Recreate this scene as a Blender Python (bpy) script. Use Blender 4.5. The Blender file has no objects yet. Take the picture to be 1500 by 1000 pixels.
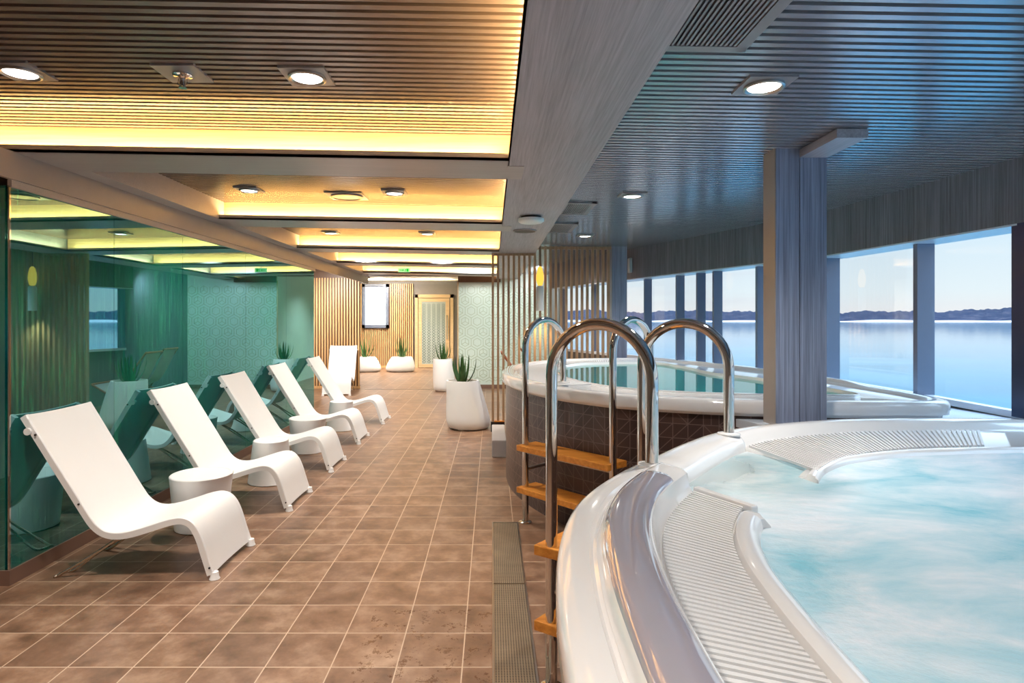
import bpy, math, random
from math import sin, cos, pi, radians, sqrt, atan2, hypot
random.seed(7)
SC = bpy.context.scene
COL = SC.collection
H = 1.58      # camera height
F = 884.0     # focal length in pixels
CAMB = 0.018  # deck camber of the ceiling

# ------------------------------------------------------------------ materials
def lin(c):
    return tuple(((v/255)/12.92 if v/255 <= .04045 else ((v/255+.055)/1.055)**2.4) for v in c)

class NT:
    def __init__(s, name, world=False):
        if world:
            s.m = bpy.data.worlds.new(name)
        else:
            s.m = bpy.data.materials.new(name)
        s.m.use_nodes = True
        s.t = s.m.node_tree
        s.t.nodes.clear()
    def n(s, typ, **kw):
        nd = s.t.nodes.new(typ)
        for k, v in kw.items():
            setattr(nd, k, v)
        return nd
    def l(s, a, b):
        s.t.links.new(a, b)
    def val(s, sock, v):
        if hasattr(v, 'links'):
            s.l(v, sock)
        else:
            sock.default_value = v
    def math(s, op, a, b=0.0, c=0.0):
        nd = s.n('ShaderNodeMath', operation=op)
        s.val(nd.inputs[0], a); s.val(nd.inputs[1], b)
        if op in ('MULTIPLY_ADD', 'SMOOTH_MIN', 'WRAP', 'COMPARE'):
            s.val(nd.inputs[2], c)
        return nd.outputs[0]
    def mix(s, fac, a, b):
        nd = s.n('ShaderNodeMix', data_type='RGBA')
        s.val(nd.inputs[0], fac)
        for i, v in ((6, a), (7, b)):
            if hasattr(v, 'links'):
                s.l(v, nd.inputs[i])
            else:
                nd.inputs[i].default_value = (*v[:3], 1)
        return nd.outputs[2]
    def coord(s, kind='Object', scale=(1, 1, 1), rot=(0, 0, 0)):
        tc = s.n('ShaderNodeTexCoord')
        mp = s.n('ShaderNodeMapping')
        mp.inputs['Scale'].default_value = scale
        mp.inputs['Rotation'].default_value = rot
        s.l(tc.outputs[kind], mp.inputs[0])
        return mp.outputs[0]
    def pos(s, scale=(1, 1, 1), rot=(0, 0, 0)):
        g = s.n('ShaderNodeNewGeometry')
        mp = s.n('ShaderNodeMapping')
        mp.inputs['Scale'].default_value = scale
        mp.inputs['Rotation'].default_value = rot
        s.l(g.outputs['Position'], mp.inputs[0])
        return mp.outputs[0]
    def noise(s, vec, scale=5, detail=3, rough=.5):
        nd = s.n('ShaderNodeTexNoise')
        s.l(vec, nd.inputs['Vector'])
        nd.inputs['Scale'].default_value = scale
        nd.inputs['Detail'].default_value = detail
        nd.inputs['Roughness'].default_value = rough
        return nd.outputs[0]
    def ramp(s, fac, stops):
        nd = s.n('ShaderNodeValToRGB')
        s.l(fac, nd.inputs[0])
        el = nd.color_ramp.elements
        while len(el) < len(stops):
            el.new(.5)
        for e, (p, c) in zip(el, stops):
            e.position = p
            e.color = (*c[:3], 1)
        return nd.outputs[0]
    def bsdf(s, color, rough=.5, metal=0, spec=.5, coat=0, bump=None, bstr=.1, bdist=.01, emit=None, estr=0):
        b = s.n('ShaderNodeBsdfPrincipled')
        if hasattr(color, 'links'):
            s.l(color, b.inputs['Base Color'])
        else:
            b.inputs['Base Color'].default_value = (*color[:3], 1)
        s.val(b.inputs['Roughness'], rough)
        b.inputs['Metallic'].default_value = metal
        b.inputs['Specular IOR Level'].default_value = spec
        b.inputs['Coat Weight'].default_value = coat
        b.inputs['Coat Roughness'].default_value = .05
        if emit is not None:
            b.inputs['Emission Color'].default_value = (*emit[:3], 1)
            b.inputs['Emission Strength'].default_value = estr
        if bump is not None:
            bp = s.n('ShaderNodeBump')
            bp.inputs['Strength'].default_value = bstr
            bp.inputs['Distance'].default_value = bdist
            s.l(bump, bp.inputs['Height'])
            s.l(bp.outputs[0], b.inputs['Normal'])
        return b.outputs[0]
    def out(s, sh):
        o = s.n('ShaderNodeOutputMaterial')
        s.l(sh, o.inputs[0])
        return s.m

def plain(name, c, rough=.5, metal=0, spec=.5, coat=0, var=.06, emit=None, estr=0):
    t = NT(name)
    c = lin(c)
    nz = t.noise(t.coord(), 9, 3)
    col = t.mix(nz, tuple(v*(1-var) for v in c), tuple(min(1, v*(1+var)) for v in c))
    return t.out(t.bsdf(col, rough, metal, spec, coat, emit=emit, estr=estr))

def laminate(name, c, streak, rough=.4, amp=.35, spec=.5, metal=0):
    """fine brushed streaks; streak = frequency on each axis"""
    t = NT(name)
    c = lin(c)
    nz = t.noise(t.pos(streak), 1, 4, .7)
    big = t.noise(t.pos(tuple(v*.12 for v in streak)), 1, 2)
    f = t.math('MULTIPLY_ADD', nz, .75, t.math('MULTIPLY', big, .25))
    col = t.ramp(f, [(.34, tuple(v*(1-amp) for v in c)), (.66, tuple(min(1, v*(1+amp)) for v in c))])
    return t.out(t.bsdf(col, rough, metal, spec, bump=nz, bstr=.15, bdist=.002))

def wood(name, a, b, streak=(3, 40, 40), rough=.4):
    t = NT(name)
    v = t.coord('Object', streak)
    nz = t.noise(v, 1, 5, .6)
    col = t.ramp(nz, [(.3, lin(a)), (.7, lin(b))])
    return t.out(t.bsdf(col, rough, bump=nz, bstr=.1, bdist=.003))

def floor_mat():
    t = NT('stone_tiles')
    g = t.n('ShaderNodeNewGeometry')
    sp = t.n('ShaderNodeSeparateXYZ'); t.l(g.outputs['Position'], sp.inputs[0])
    S = .30
    u = t.math('DIVIDE', t.math('ADD', sp.outputs[0], .135 + 30*S), S)
    v = t.math('DIVIDE', t.math('ADD', sp.outputs[1], -2.75 + 60*S), S)
    fu, fv = t.math('FRACT', u), t.math('FRACT', v)
    cu, cv = t.math('FLOOR', u), t.math('FLOOR', v)
    def edge(f):
        return t.math('MINIMUM', f, t.math('SUBTRACT', 1.0, f))
    d = t.math('MINIMUM', edge(fu), edge(fv))
    gr = t.math('LESS_THAN', d, .0095)
    cb = t.n('ShaderNodeCombineXYZ'); t.l(cu, cb.inputs[0]); t.l(cv, cb.inputs[1])
    wn = t.n('ShaderNodeTexWhiteNoise', noise_dimensions='3D'); t.l(cb.outputs[0], wn.inputs[0])
    # every tile shows its own piece of cloudy stone
    off = t.n('ShaderNodeVectorMath', operation='MULTIPLY_ADD')
    t.l(wn.outputs[1], off.inputs[0]); off.inputs[1].default_value = (40, 40, 40); t.l(g.outputs['Position'], off.inputs[2])
    n1 = t.noise(off.outputs[0], 5.5, 6, .62)
    n2 = t.noise(off.outputs[0], 26, 4, .6)
    base = t.ramp(n1, [(.30, lin((102, 75, 56))), (.5, lin((144, 110, 86))), (.70, lin((180, 148, 122)))])
    base = t.mix(t.math('MULTIPLY', n2, .25), base, lin((96, 68, 54)))
    base = t.mix(t.math('MULTIPLY', wn.outputs[0], .30), base, lin((88, 66, 56)))
    # wet blotches beside the gutter
    wet = t.noise(g.outputs['Position'], 13, 7, .8)
    near = t.math('SUBTRACT', 1.0, t.math('MINIMUM', 1.0, t.math('ABSOLUTE', t.math('MULTIPLY', t.math('ADD', sp.outputs[0], .25), 2.2))))
    neary = t.math('LESS_THAN', sp.outputs[1], 3.3)
    wetm = t.math('MULTIPLY', t.math('MULTIPLY', t.math('GREATER_THAN', wet, .57), t.math('GREATER_THAN', near, .15)), neary)
    base = t.mix(t.math('MULTIPLY', wetm, .4), base, lin((78, 54, 42)))
    col = t.mix(gr, base, lin((196, 172, 148)))
    h = t.math('SUBTRACT', t.math('MULTIPLY', n2, .15), gr)
    rg = t.math('SUBTRACT', t.math('MULTIPLY_ADD', n1, .25, .22), t.math('MULTIPLY', wetm, .15))
    return t.out(t.bsdf(col, rg, spec=.5, bump=h, bstr=.15, bdist=.003))

def pooltile_mat():
    t = NT('dark_geometric_tiles')
    tc = t.n('ShaderNodeTexCoord')
    sp = t.n('ShaderNodeSeparateXYZ'); t.l(tc.outputs['UV'], sp.inputs[0])
    S = .098
    u = t.math('DIVIDE', sp.outputs[0], S); v = t.math('DIVIDE', sp.outputs[1], S)
    fu, fv = t.math('FRACT', u), t.math('FRACT', v)
    cb = t.n('ShaderNodeCombineXYZ'); t.l(t.math('FLOOR', u), cb.inputs[0]); t.l(t.math('FLOOR', v), cb.inputs[1])
    wn = t.n('ShaderNodeTexWhiteNoise', noise_dimensions='3D'); t.l(cb.outputs[0], wn.inputs[0])
    r = wn.outputs[0]
    def edge(f):
        return t.math('MINIMUM', f, t.math('SUBTRACT', 1.0, f))
    grid = t.math('LESS_THAN', t.math('MINIMUM', edge(fu), edge(fv)), .03)
    d1 = t.math('LESS_THAN', t.math('ABSOLUTE', t.math('SUBTRACT', fu, fv)), .045)
    d2 = t.math('LESS_THAN', t.math('ABSOLUTE', t.math('SUBTRACT', t.math('ADD', fu, fv), 1.0)), .045)
    a = t.math('MULTIPLY', d1, t.math('LESS_THAN', r, .42))
    b = t.math('MULTIPLY', d2, t.math('GREATER_THAN', r, .66))
    c = t.math('MULTIPLY', t.math('LESS_THAN', t.math('ABSOLUTE', t.math('SUBTRACT', fu, .5)), .03), t.math('LESS_THAN', t.math('ABSOLUTE', t.math('SUBTRACT', r, .5)), .06))
    ln = t.math('MAXIMUM', t.math('MAXIMUM', a, b), c)
    base = t.mix(r, lin((62, 46, 44)), lin((82, 63, 58)))
    col = t.mix(t.math('MULTIPLY', ln, .6), base, lin((128, 108, 102)))
    col = t.mix(t.math('MULTIPLY', grid, .8), col, lin((120, 102, 96)))
    return t.out(t.bsdf(col, .3, bump=grid, bstr=.1, bdist=.002))

def tealglass_mat():
    t = NT('teal_painted_glass')
    s1 = t.noise(t.pos((90, 60, 2.2)), 1, 4, .7)
    s2 = t.noise(t.pos((.6, 1.1, .35)), 1, 2)
    col = t.ramp(s2, [(.38, lin((0, 58, 66))), (.52, lin((0, 82, 84))), (.66, lin((6, 106, 82)))])
    col = t.mix(t.ramp(s1, [(.48, (0, 0, 0)), (.68, (.8, .8, .8))]), col, lin((40, 178, 122)))
    b = t.n('ShaderNodeBsdfDiffuse'); t.l(col, b.inputs[0])
    gl = t.n('ShaderNodeBsdfGlossy'); gl.inputs[0].default_value = (.42, .80, .88, 1); gl.inputs[1].default_value = .015
    fr = t.n('ShaderNodeFresnel'); fr.inputs[0].default_value = 1.6
    fac = t.math('MINIMUM', t.math('MULTIPLY_ADD', fr.outputs[0], 1.0, .36), .8)
    mx = t.n('ShaderNodeMixShader'); t.l(fac, mx.inputs[0]); t.l(b.outputs[0], mx.inputs[1]); t.l(gl.outputs[0], mx.inputs[2])
    return t.out(mx.outputs[0])

def pane_mat():
    t = NT('window_glass')
    tr = t.n('ShaderNodeBsdfTransparent'); tr.inputs[0].default_value = (.97, .99, 1, 1)
    gl = t.n('ShaderNodeBsdfGlossy'); gl.inputs[1].default_value = .0
    fr = t.n('ShaderNodeFresnel'); fr.inputs[0].default_value = 1.3
    mx = t.n('ShaderNodeMixShader'); t.l(t.math('MULTIPLY', fr.outputs[0], .12), mx.inputs[0]); t.l(tr.outputs[0], mx.inputs[1]); t.l(gl.outputs[0], mx.inputs[2])
    return t.out(mx.outputs[0])

def calmwater_mat():
    t = NT('clear_pool_water')
    nz = t.noise(t.pos((1, 1, 1)), 9, 2)
    bp = t.n('ShaderNodeBump'); bp.inputs['Strength'].default_value = .05; bp.inputs['Distance'].default_value = .01
    t.l(nz, bp.inputs['Height'])
    tr = t.n('ShaderNodeBsdfTransparent'); tr.inputs[0].default_value = (.62, .93, .92, 1)
    gl = t.n('ShaderNodeBsdfGlossy'); gl.inputs[1].default_value = .01; t.l(bp.outputs[0], gl.inputs['Normal'])
    fr = t.n('ShaderNodeFresnel'); fr.inputs[0].default_value = 1.4; t.l(bp.outputs[0], fr.inputs['Normal'])
    mx = t.n('ShaderNodeMixShader'); t.l(fr.outputs[0], mx.inputs[0]); t.l(tr.outputs[0], mx.inputs[1]); t.l(gl.outputs[0], mx.inputs[2])
    return t.out(mx.outputs[0])

def jetwater_mat():
    """aerated whirlpool water: milky white foam streaks over turquoise"""
    t = NT('foaming_whirlpool_water')
    v = t.pos((1.0, 1.7, 1), (0, 0, radians(-24)))
    warp = t.n('ShaderNodeTexNoise'); t.l(v, warp.inputs['Vector']); warp.inputs['Scale'].default_value = 1.2
    ad = t.n('ShaderNodeVectorMath', operation='MULTIPLY_ADD'); t.l(warp.outputs[1], ad.inputs[0]); ad.inputs[1].default_value = (.7, .7, .7); t.l(v, ad.inputs[2])
    n1 = t.noise(ad.outputs[0], 1.7, 4, .55)
    n2 = t.noise(ad.outputs[0], 7, 6, .65)
    f = t.math('MULTIPLY_ADD', n1, .72, t.math('MULTIPLY', n2, .28))
    col = t.ramp(f, [(.37, lin((126, 196, 215))), (.49, lin((186, 219, 231))), (.61, lin((226, 236, 244)))])
    fine = t.noise(v, 30, 4, .6)
    b = t.bsdf(col, .4, spec=.3, bump=t.math('ADD', n2, t.math('MULTIPLY', fine, .3)), bstr=.4, bdist=.03)
    # at the calm entry bay the water is clear
    sp = t.n('ShaderNodeSeparateXYZ'); g = t.n('ShaderNodeNewGeometry'); t.l(g.outputs['Position'], sp.inputs[0])
    dx = t.math('SUBTRACT', sp.outputs[0], .80); dy = t.math('SUBTRACT', sp.outputs[1], 2.62)
    dd = t.math('SQRT', t.math('ADD', t.math('MULTIPLY', dx, dx), t.math('MULTIPLY', dy, dy)))
    clear = t.math('SUBTRACT', 1.0, t.math('MULTIPLY', t.math('SUBTRACT', t.math('ADD', dd, t.math('MULTIPLY', n1, .25)), .42), 2.4))
    clear = t.math('MULTIPLY', t.math('MINIMUM', t.math('MAXIMUM', clear, 0.0), 1.0), .75)
    tr = t.n('ShaderNodeBsdfTransparent'); tr.inputs[0].default_value = (.93, .98, .97, 1)
    mx = t.n('ShaderNodeMixShader'); t.l(clear, mx.inputs[0]); t.l(b, mx.inputs[1]); t.l(tr.outputs[0], mx.inputs[2])
    return t.out(mx.outputs[0])

def sea_mat():
    t = NT('sea_water')
    n1 = t.noise(t.pos((.012, .03, 1)), 1, 6, .6)
    n2 = t.noise(t.pos((.25, .6, 1)), 1, 5, .6)
    col = t.ramp(n1, [(.35, lin((0, 82, 104))), (.65, lin((4, 98, 122)))])
    h = t.math('ADD', t.math('MULTIPLY', n1, 1.0), t.math('MULTIPLY', n2, .35))
    return t.out(t.bsdf(col, .06, spec=.05, bump=h, bstr=.08, bdist=.25))

def hills_mat():
    t = NT('wooded_shore')
    n1 = t.noise(t.pos((.012, .012, .03)), 1, 6, .7)
    n2 = t.noise(t.pos((.002, .002, .004)), 1, 2)
    col = t.ramp(n1, [(.35, lin((34, 36, 48))), (.55, lin((50, 50, 60))), (.72, lin((84, 74, 78)))])
    col = t.mix(t.math('MULTIPLY', n2, .4), col, lin((56, 64, 86)))
    return t.out(t.bsdf(col, 1, spec=0))

def gutter_mat():
    t = NT('perforated_steel')
    g = t.n('ShaderNodeNewGeometry')
    sp = t.n('ShaderNodeSeparateXYZ'); t.l(g.outputs['Position'], sp.inputs[0])
    u = t.math('FRACT', t.math('DIVIDE', t.math('ADD', sp.outputs[0], 5.0), .0125))
    v = t.math('FRACT', t.math('DIVIDE', sp.outputs[1], .0125))
    a = t.math('SUBTRACT', u, .5); b = t.math('SUBTRACT', v, .5)
    hole = t.math('LESS_THAN', t.math('ADD', t.math('MULTIPLY', a, a), t.math('MULTIPLY', b, b)), .085)
    nz = t.noise(g.outputs['Position'], 6, 4)
    base = t.mix(nz, lin((128, 114, 96)), lin((176, 160, 136)))
    col = t.mix(hole, base, lin((44, 36, 30)))
    bs = t.bsdf(col, .38, metal=.55, bump=t.math('SUBTRACT', 1.0, hole), bstr=.4, bdist=.002)
    return t.out(bs)

def emis(name, c, s):
    t = NT(name)
    e = t.n('ShaderNodeEmission'); e.inputs[0].default_value = (*c, 1); e.inputs[1].default_value = s
    return t.out(e.outputs[0])

def leaf_mat():
    t = NT('aloe_leaf')
    nz = t.noise(t.coord('Object', (8, 8, 3)), 2, 3)
    col = t.mix(nz, lin((26, 66, 30)), lin((82, 124, 62)))
    return t.out(t.bsdf(col, .4, spec=.4))

M = dict(
    floor=floor_mat(), pooltile=pooltile_mat(), teal=tealglass_mat(), pane=pane_mat(),
    calm=calmwater_mat(), jet=jetwater_mat(), sea=sea_mat(), hills=hills_mat(), gutter=gutter_mat(), leaf=leaf_mat(),
    slat=laminate('satin_slat', (136, 116, 106), (1.2, 90, 90), .22, .08, .9, .2),
    slatw=laminate('daylit_satin_slat', (186, 186, 194), (1.2, 90, 90), .2, .05, .9, .55),  # same slats, with the window daylight they reflect put into a paler colour
    slatback=plain('slat_shadow_board', (26, 22, 24), .8),
    beam=laminate('brushed_beam_laminate', (166, 162, 168), (90, 2.0, 90), .42, .26),
    beamx=laminate('brushed_cross_laminate', (176, 168, 164), (2.0, 130, 130), .34, .10),
    beamv=laminate('brushed_upright_laminate', (116, 116, 126), (70, 70, 1.6), .42, .42),
    columnm=laminate('daylit_column_laminate', (138, 146, 168), (90, 90, 1.4), .4, .48),  # blue of the window daylight mixed into the column's grey
    fascia=plain('taupe_fascia', (168, 158, 150), .35),
    lipwood=wood('cove_oak', (204, 172, 128), (226, 198, 154), (2, 50, 50), .35),
    base=plain('skirting_tile', (128, 98, 84), .35),
    gel=plain('white_gelcoat', (242, 241, 240), .10, spec=.6, coat=.6, var=.01),
    band=plain('grey_reflection_gelcoat', (176, 170, 180), .06, spec=.9, coat=1.0, var=.02),  # lilac grey stands in for ceiling slats reflected in the gelcoat
    grate=plain('white_grate_plastic', (226, 226, 226), .35, var=.01),
    basin=plain('turquoise_basin', (110, 205, 205), .3, var=.04),
    chrome=plain('polished_steel', (214, 210, 206), .05, metal=1, var=.01),
    steel=plain('satin_steel', (190, 186, 182), .28, metal=1, var=.03),
    teak=wood('orange_teak', (196, 116, 34), (232, 156, 66), (2.5, 45, 45), .35),
    slatwood=wood('honey_oak', (206, 156, 100), (238, 200, 148), (40, 40, 2.5), .4),
    screenwood=wood('taupe_oak', (158, 124, 94), (190, 158, 126), (40, 40, 2.5), .4),
    white=plain('white_plastic', (246, 245, 243), .38, var=.01),
    planter=plain('white_planter_shell', (246, 245, 242), .45, var=.01),
    soil=plain('pale_gravel', (176, 150, 122), .9, var=.3),
    dark=plain('dark_bronze', (36, 30, 30), .4),
    frame=plain('blue_grey_window_frame', (124, 132, 152), .25, metal=.35, var=.04),
    frame_dark=plain('navy_window_post', (40, 54, 92), .3, metal=.2),
    sillm=plain('white_sill', (222, 228, 238), .25, var=.02),
    ledge=laminate('pale_ledge', (206, 214, 226), (3, 3, 90), .3, .04),
    wallgrey=plain('grey_panel', (126, 120, 116), .5),
    wallwhite=plain('cream_panel', (206, 200, 188), .6),
    brownwall=laminate('brown_header', (116, 88, 70), (60, 60, 3), .4, .12),
    pattern=plain('pale_aqua_wallcovering', (214, 228, 216), .3, var=.03),
    line=plain('sage_inlay_line', (168, 182, 150), .4),
    doorline=plain('door_etching', (92, 112, 104), .5),
    frost=plain('frosted_door_glass', (176, 186, 180), .3, var=.08),
    snow=plain('snowy_shore', (170, 158, 158), .9, var=.1),
    wire=plain('bronzed_wire', (206, 190, 170), .25, metal=.9),
    curb=plain('pale_stone_curb', (176, 170, 168), .6, var=.1),
    vent=plain('grille_metal', (150, 146, 148), .35, metal=.2),
    lamp=emis('lamp_lens', (1, .95, .86), 12.0),
    amber=emis('amber_lamp_glass', (1, .50, .07), 1.4),
    windowglow=emis('frosted_daylight_pane', (.86, .97, 1), 1.6),
    exitg=emis('exit_sign_green', (.02, .60, .05), 1.0),
    exitw=emis('exit_sign_white', (.55, 1.0, .40), .9),
    red=plain('deckchair_wood', (168, 104, 74), .5),
)

# ------------------------------------------------------------------ mesh kit
class MB:
    def __init__(s):
        s.v = []; s.f = []; s.uv = None
    def add(s, vs, fs):
        o = len(s.v); s.v += [tuple(p) for p in vs]; s.f += [tuple(i+o for i in f) for f in fs]
        return s
    def box(s, x0, x1, y0, y1, z0, z1):
        vs = [(x0, y0, z0), (x1, y0, z0), (x1, y1, z0), (x0, y1, z0), (x0, y0, z1), (x1, y0, z1), (x1, y1, z1), (x0, y1, z1)]
        return s.add(vs, [(0, 3, 2, 1), (4, 5, 6, 7), (0, 1, 5, 4), (1, 2, 6, 5), (2, 3, 7, 6), (3, 0, 4, 7)])
    def bar(s, a, b, w, z0, z1, z0b=None, z1b=None):
        """upright-walled bar between plan points a and b, w wide"""
        dx, dy = b[0]-a[0], b[1]-a[1]; L = hypot(dx, dy); nx, ny = -dy/L*w/2, dx/L*w/2
        if z0b is None: z0b = z0
        if z1b is None: z1b = z1
        P = [(a[0]+nx, a[1]+ny), (a[0]-nx, a[1]-ny), (b[0]-nx, b[1]-ny), (b[0]+nx, b[1]+ny)]
        Z0 = [z0, z0, z0b, z0b]; Z1 = [z1, z1, z1b, z1b]
        vs = [(*P[i], Z0[i]) for i in range(4)]+[(*P[i], Z1[i]) for i in range(4)]
        return s.add(vs, [(0, 3, 2, 1), (4, 5, 6, 7), (0, 1, 5, 4), (1, 2, 6, 5), (2, 3, 7, 6), (3, 0, 4, 7)])
    def prism(s, P, z0, z1):
        n = len(P)
        vs = [(x, y, z0) for x, y in P]+[(x, y, z1) for x, y in P]
        return s.add(vs, [tuple(range(n))[::-1], tuple(range(n, 2*n))]+[(i, (i+1) % n, n+(i+1) % n, n+i) for i in range(n)])
    def tube(s, pts, r, seg=14, closed=False, cap=True):
        n = len(pts); rings = []
        up = None
        for i in range(n):
            a = pts[(i-1) % n] if (closed or i > 0) else pts[i]
            b = pts[(i+1) % n] if (closed or i < n-1) else pts[i]
            t = [b[k]-a[k] for k in range(3)]; L = sqrt(sum(q*q for q in t)) or 1; t = [q/L for q in t]
            if up is None:
                up = [1, 0, 0] if abs(t[2]) > .9 else [0, 0, 1]
            d = sum(up[k]*t[k] for k in range(3)); u = [up[k]-d*t[k] for k in range(3)]
            L = sqrt(sum(q*q for q in u)) or 1; u = [q/L for q in u]; up = u
            w = [t[1]*u[2]-t[2]*u[1], t[2]*u[0]-t[0]*u[2], t[0]*u[1]-t[1]*u[0]]
            rr = r[i] if isinstance(r, (list, tuple)) else r
            rings.append([tuple(pts[i][k]+rr*(cos(2*pi*j/seg)*u[k]+sin(2*pi*j/seg)*w[k]) for k in range(3)) for j in range(seg)])
        vs = [p for ring in rings for p in ring]; fs = []
        for i in range(n if closed else n-1):
            i2 = (i+1) % n
            for j in range(seg):
                fs.append((i*seg+j, i*seg+(j+1) % seg, i2*seg+(j+1) % seg, i2*seg+j))
        if not closed and cap:
            fs.append(tuple(range(seg))[::-1]); fs.append(tuple((n-1)*seg+j for j in range(seg)))
        return s.add(vs, fs)
    def lathe(s, prof, c=(0, 0, 0), seg=32, fn=None):
        vs = []; fs = []; n = len(prof)
        for i, (r, z) in enumerate(prof):
            for j in range(seg):
                a = 2*pi*j/seg
                x, y, zz = r*cos(a), r*sin(a), z
                if fn: x, y, zz = fn(x, y, zz, a)
                vs.append((c[0]+x, c[1]+y, c[2]+zz))
        for i in range(n-1):
            for j in range(seg):
                fs.append((i*seg+j, i*seg+(j+1) % seg, (i+1)*seg+(j+1) % seg, (i+1)*seg+j))
        fs.append(tuple(range(seg))[::-1]); fs.append(tuple((n-1)*seg+j for j in range(seg)))
        return s.add(vs, fs)
    def camber(s):
        s.v = [(x, y, z-CAMB*x) for x, y, z in s.v]; return s
    def build(s, name, mat, parent=None, local=False, smooth=None, bevel=0, origin=None):
        off = (0, 0, 0)
        if parent is not None and not local:
            off = chain(parent)
        elif parent is None and not local:
            if origin is None:
                xs = [p[0] for p in s.v]; ys = [p[1] for p in s.v]; zs = [p[2] for p in s.v]
                origin = ((min(xs)+max(xs))/2, (min(ys)+max(ys))/2, min(zs))
            off = origin
        me = bpy.data.meshes.new(name)
        me.from_pydata([(x-off[0], y-off[1], z-off[2]) for x, y, z in s.v], [], s.f)
        if s.uv:
            uvl = me.uv_layers.new(name='UVMap')
            for poly in me.polygons:
                for li in poly.loop_indices:
                    uvl.data[li].uv = s.uv[me.loops[li].vertex_index]
        me.materials.append(mat)
        if smooth is not None:
            me.shade_smooth()
            me.set_sharp_from_angle(angle=radians(smooth))
        me.update()
        o = bpy.data.objects.new(name, me)
        COL.objects.link(o)
        if parent is not None:
            o.parent = parent
        elif not local:
            o.location = off
        if bevel:
            m = o.modifiers.new('bevel', 'BEVEL'); m.width = bevel; m.segments = 2; m.limit_method = 'ANGLE'
        return o

def chain(o):
    x = y = z = 0
    while o is not None:
        x += o.location.x; y += o.location.y; z += o.location.z
        o = o.parent
    return (x, y, z)

def tag(o, label=None, cat=None, group=None, kind=None):
    if label: o['label'] = label
    if cat: o['category'] = cat
    if group: o['group'] = group
    if kind: o['kind'] = kind
    return o
def thing(name, label, cat, loc=(0, 0, 0), rz=0, group=None):
    o = bpy.data.objects.new(name, None); COL.objects.link(o)
    o.empty_display_size = .1
    o.location = loc; o.rotation_euler = (0, 0, rz)
    return tag(o, label, cat, group)
def struct(o, label=None):
    return tag(o, label, kind='structure')
def copy_tree(root, loc, rz, label):
    r = root.copy(); COL.objects.link(r); r.location = loc; r.rotation_euler = (0, 0, rz); r['label'] = label
    for ch in list(root.children):
        c = ch.copy(); COL.objects.link(c); c.parent = r
        for g in list(ch.children):
            d = g.copy(); COL.objects.link(d); d.parent = c
    return r

def catmull(P, n=8, closed=False):
    out = []; N = len(P); rng = range(N) if closed else range(N-1)
    for i in rng:
        if closed:
            a, b, c, d = P[(i-1) % N], P[i], P[(i+1) % N], P[(i+2) % N]
        else:
            a, b, c, d = P[max(i-1, 0)], P[i], P[i+1], P[min(i+2, N-1)]
        for k in range(n):
            t = k/n
            out.append(tuple(.5*((2*b[q])+(-a[q]+c[q])*t+(2*a[q]-5*b[q]+4*c[q]-d[q])*t*t+(-a[q]+3*b[q]-3*c[q]+d[q])*t**3) for q in range(len(b))))
    if not closed: out.append(tuple(P[-1]))
    return out

# ------------------------------------------------------------------ camera
cam = bpy.data.cameras.new('camera'); co = bpy.data.objects.new('camera', cam); COL.objects.link(co)
co.location = (0, 0, H); co.rotation_euler = (pi/2, 0, 0)
cam.sensor_width = 36; cam.lens = F/1500*36; cam.shift_x = 29.5/1500; cam.shift_y = -31/1500
cam.clip_start = .05; cam.clip_end = 40000
SC.camera = co

# ------------------------------------------------------------------ room shell
struct(MB().box(-6.5, 4.6, -5, 20.4, -.12, 0).build('floor', M['floor']))

# ceilings of slats (pitch 56 mm)
def slat_ceiling(x0, x1, y0, y1, z, name, mat):
    m = MB(); y = y0
    while y < y1:
        m.box(x0, x1, y, min(y+.032, y1), z, z+.03)
        y += .056
    m.camber()
    o = struct(m.build(name, mat))
    b = MB().box(x0-.02, x1+.02, y0-.05, y1+.05, z+.045, z+.10).camber().build('ceiling_backing', M['slatback'], o)
    return o
slat_ceiling(.60, 3.75, -4.8, 14.0, 2.66, 'ceiling_window_side', M['slatw'])
slat_ceiling(-4.9, .60, -4.8, 14.0, 2.72, 'ceiling', M['slat'])
struct(MB().box(-6.5, 1.2, 14.05, 20.3, 2.88, 2.98).build('ceiling_far_room', M['wallwhite']))

# long beam
ZB = 2.533
bm = MB().box(.21, .615, -4.8, 13.9, ZB+.01, 2.79).box(.099, .617, -4.8, 13.9, ZB, ZB+.018).box(.099, .107, -4.8, 13.9, ZB, ZB+.034)
struct(bm.build('trim_1', M['beam']))
# cross beams with a cove lip on the near side
LIPS = [(1.15, 1.62), (3.60, 4.07), (5.97, 6.45), (8.35, 8.82), (10.5, 11.0), (12.65, 13.15)]
for k, (a, b) in enumerate(LIPS):
    XL = -4.9 if k < 2 else -2.86; XI = -4.9 if k < 2 else -2.70
    m = MB().box(XL, .20, a+.13, b, ZB, 2.79).camber()
    o = struct(m.build('trim_%d' % (k+2), M['beamx']))
    MB().box(XI, .10, a, a+.135, ZB, ZB+.018).box(XI, .10, a, a+.016, ZB, ZB+.045).camber().build('cove_lip', M['beamx'], o)
    MB().box(XL+.01, .19, a+.115, a+.13, ZB+.02, 2.722).camber().build('cove_face', M['lipwood'], o)
# left soffit, its fascia and a thin rail over the glass
struct(MB().box(-2.86, -2.70, 4.0, 13.15, ZB, 2.79).camber().build('trim_8', M['beamx']))
struct(MB().box(-2.88, -2.85, 3.45, 13.9, 2.42, 2.585).build('trim_9', M['fascia']))
struct(MB().box(-2.89, -2.865, 3.60, 9.8, 2.375, 2.42).build('trim_10', M['beamx']))

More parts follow.
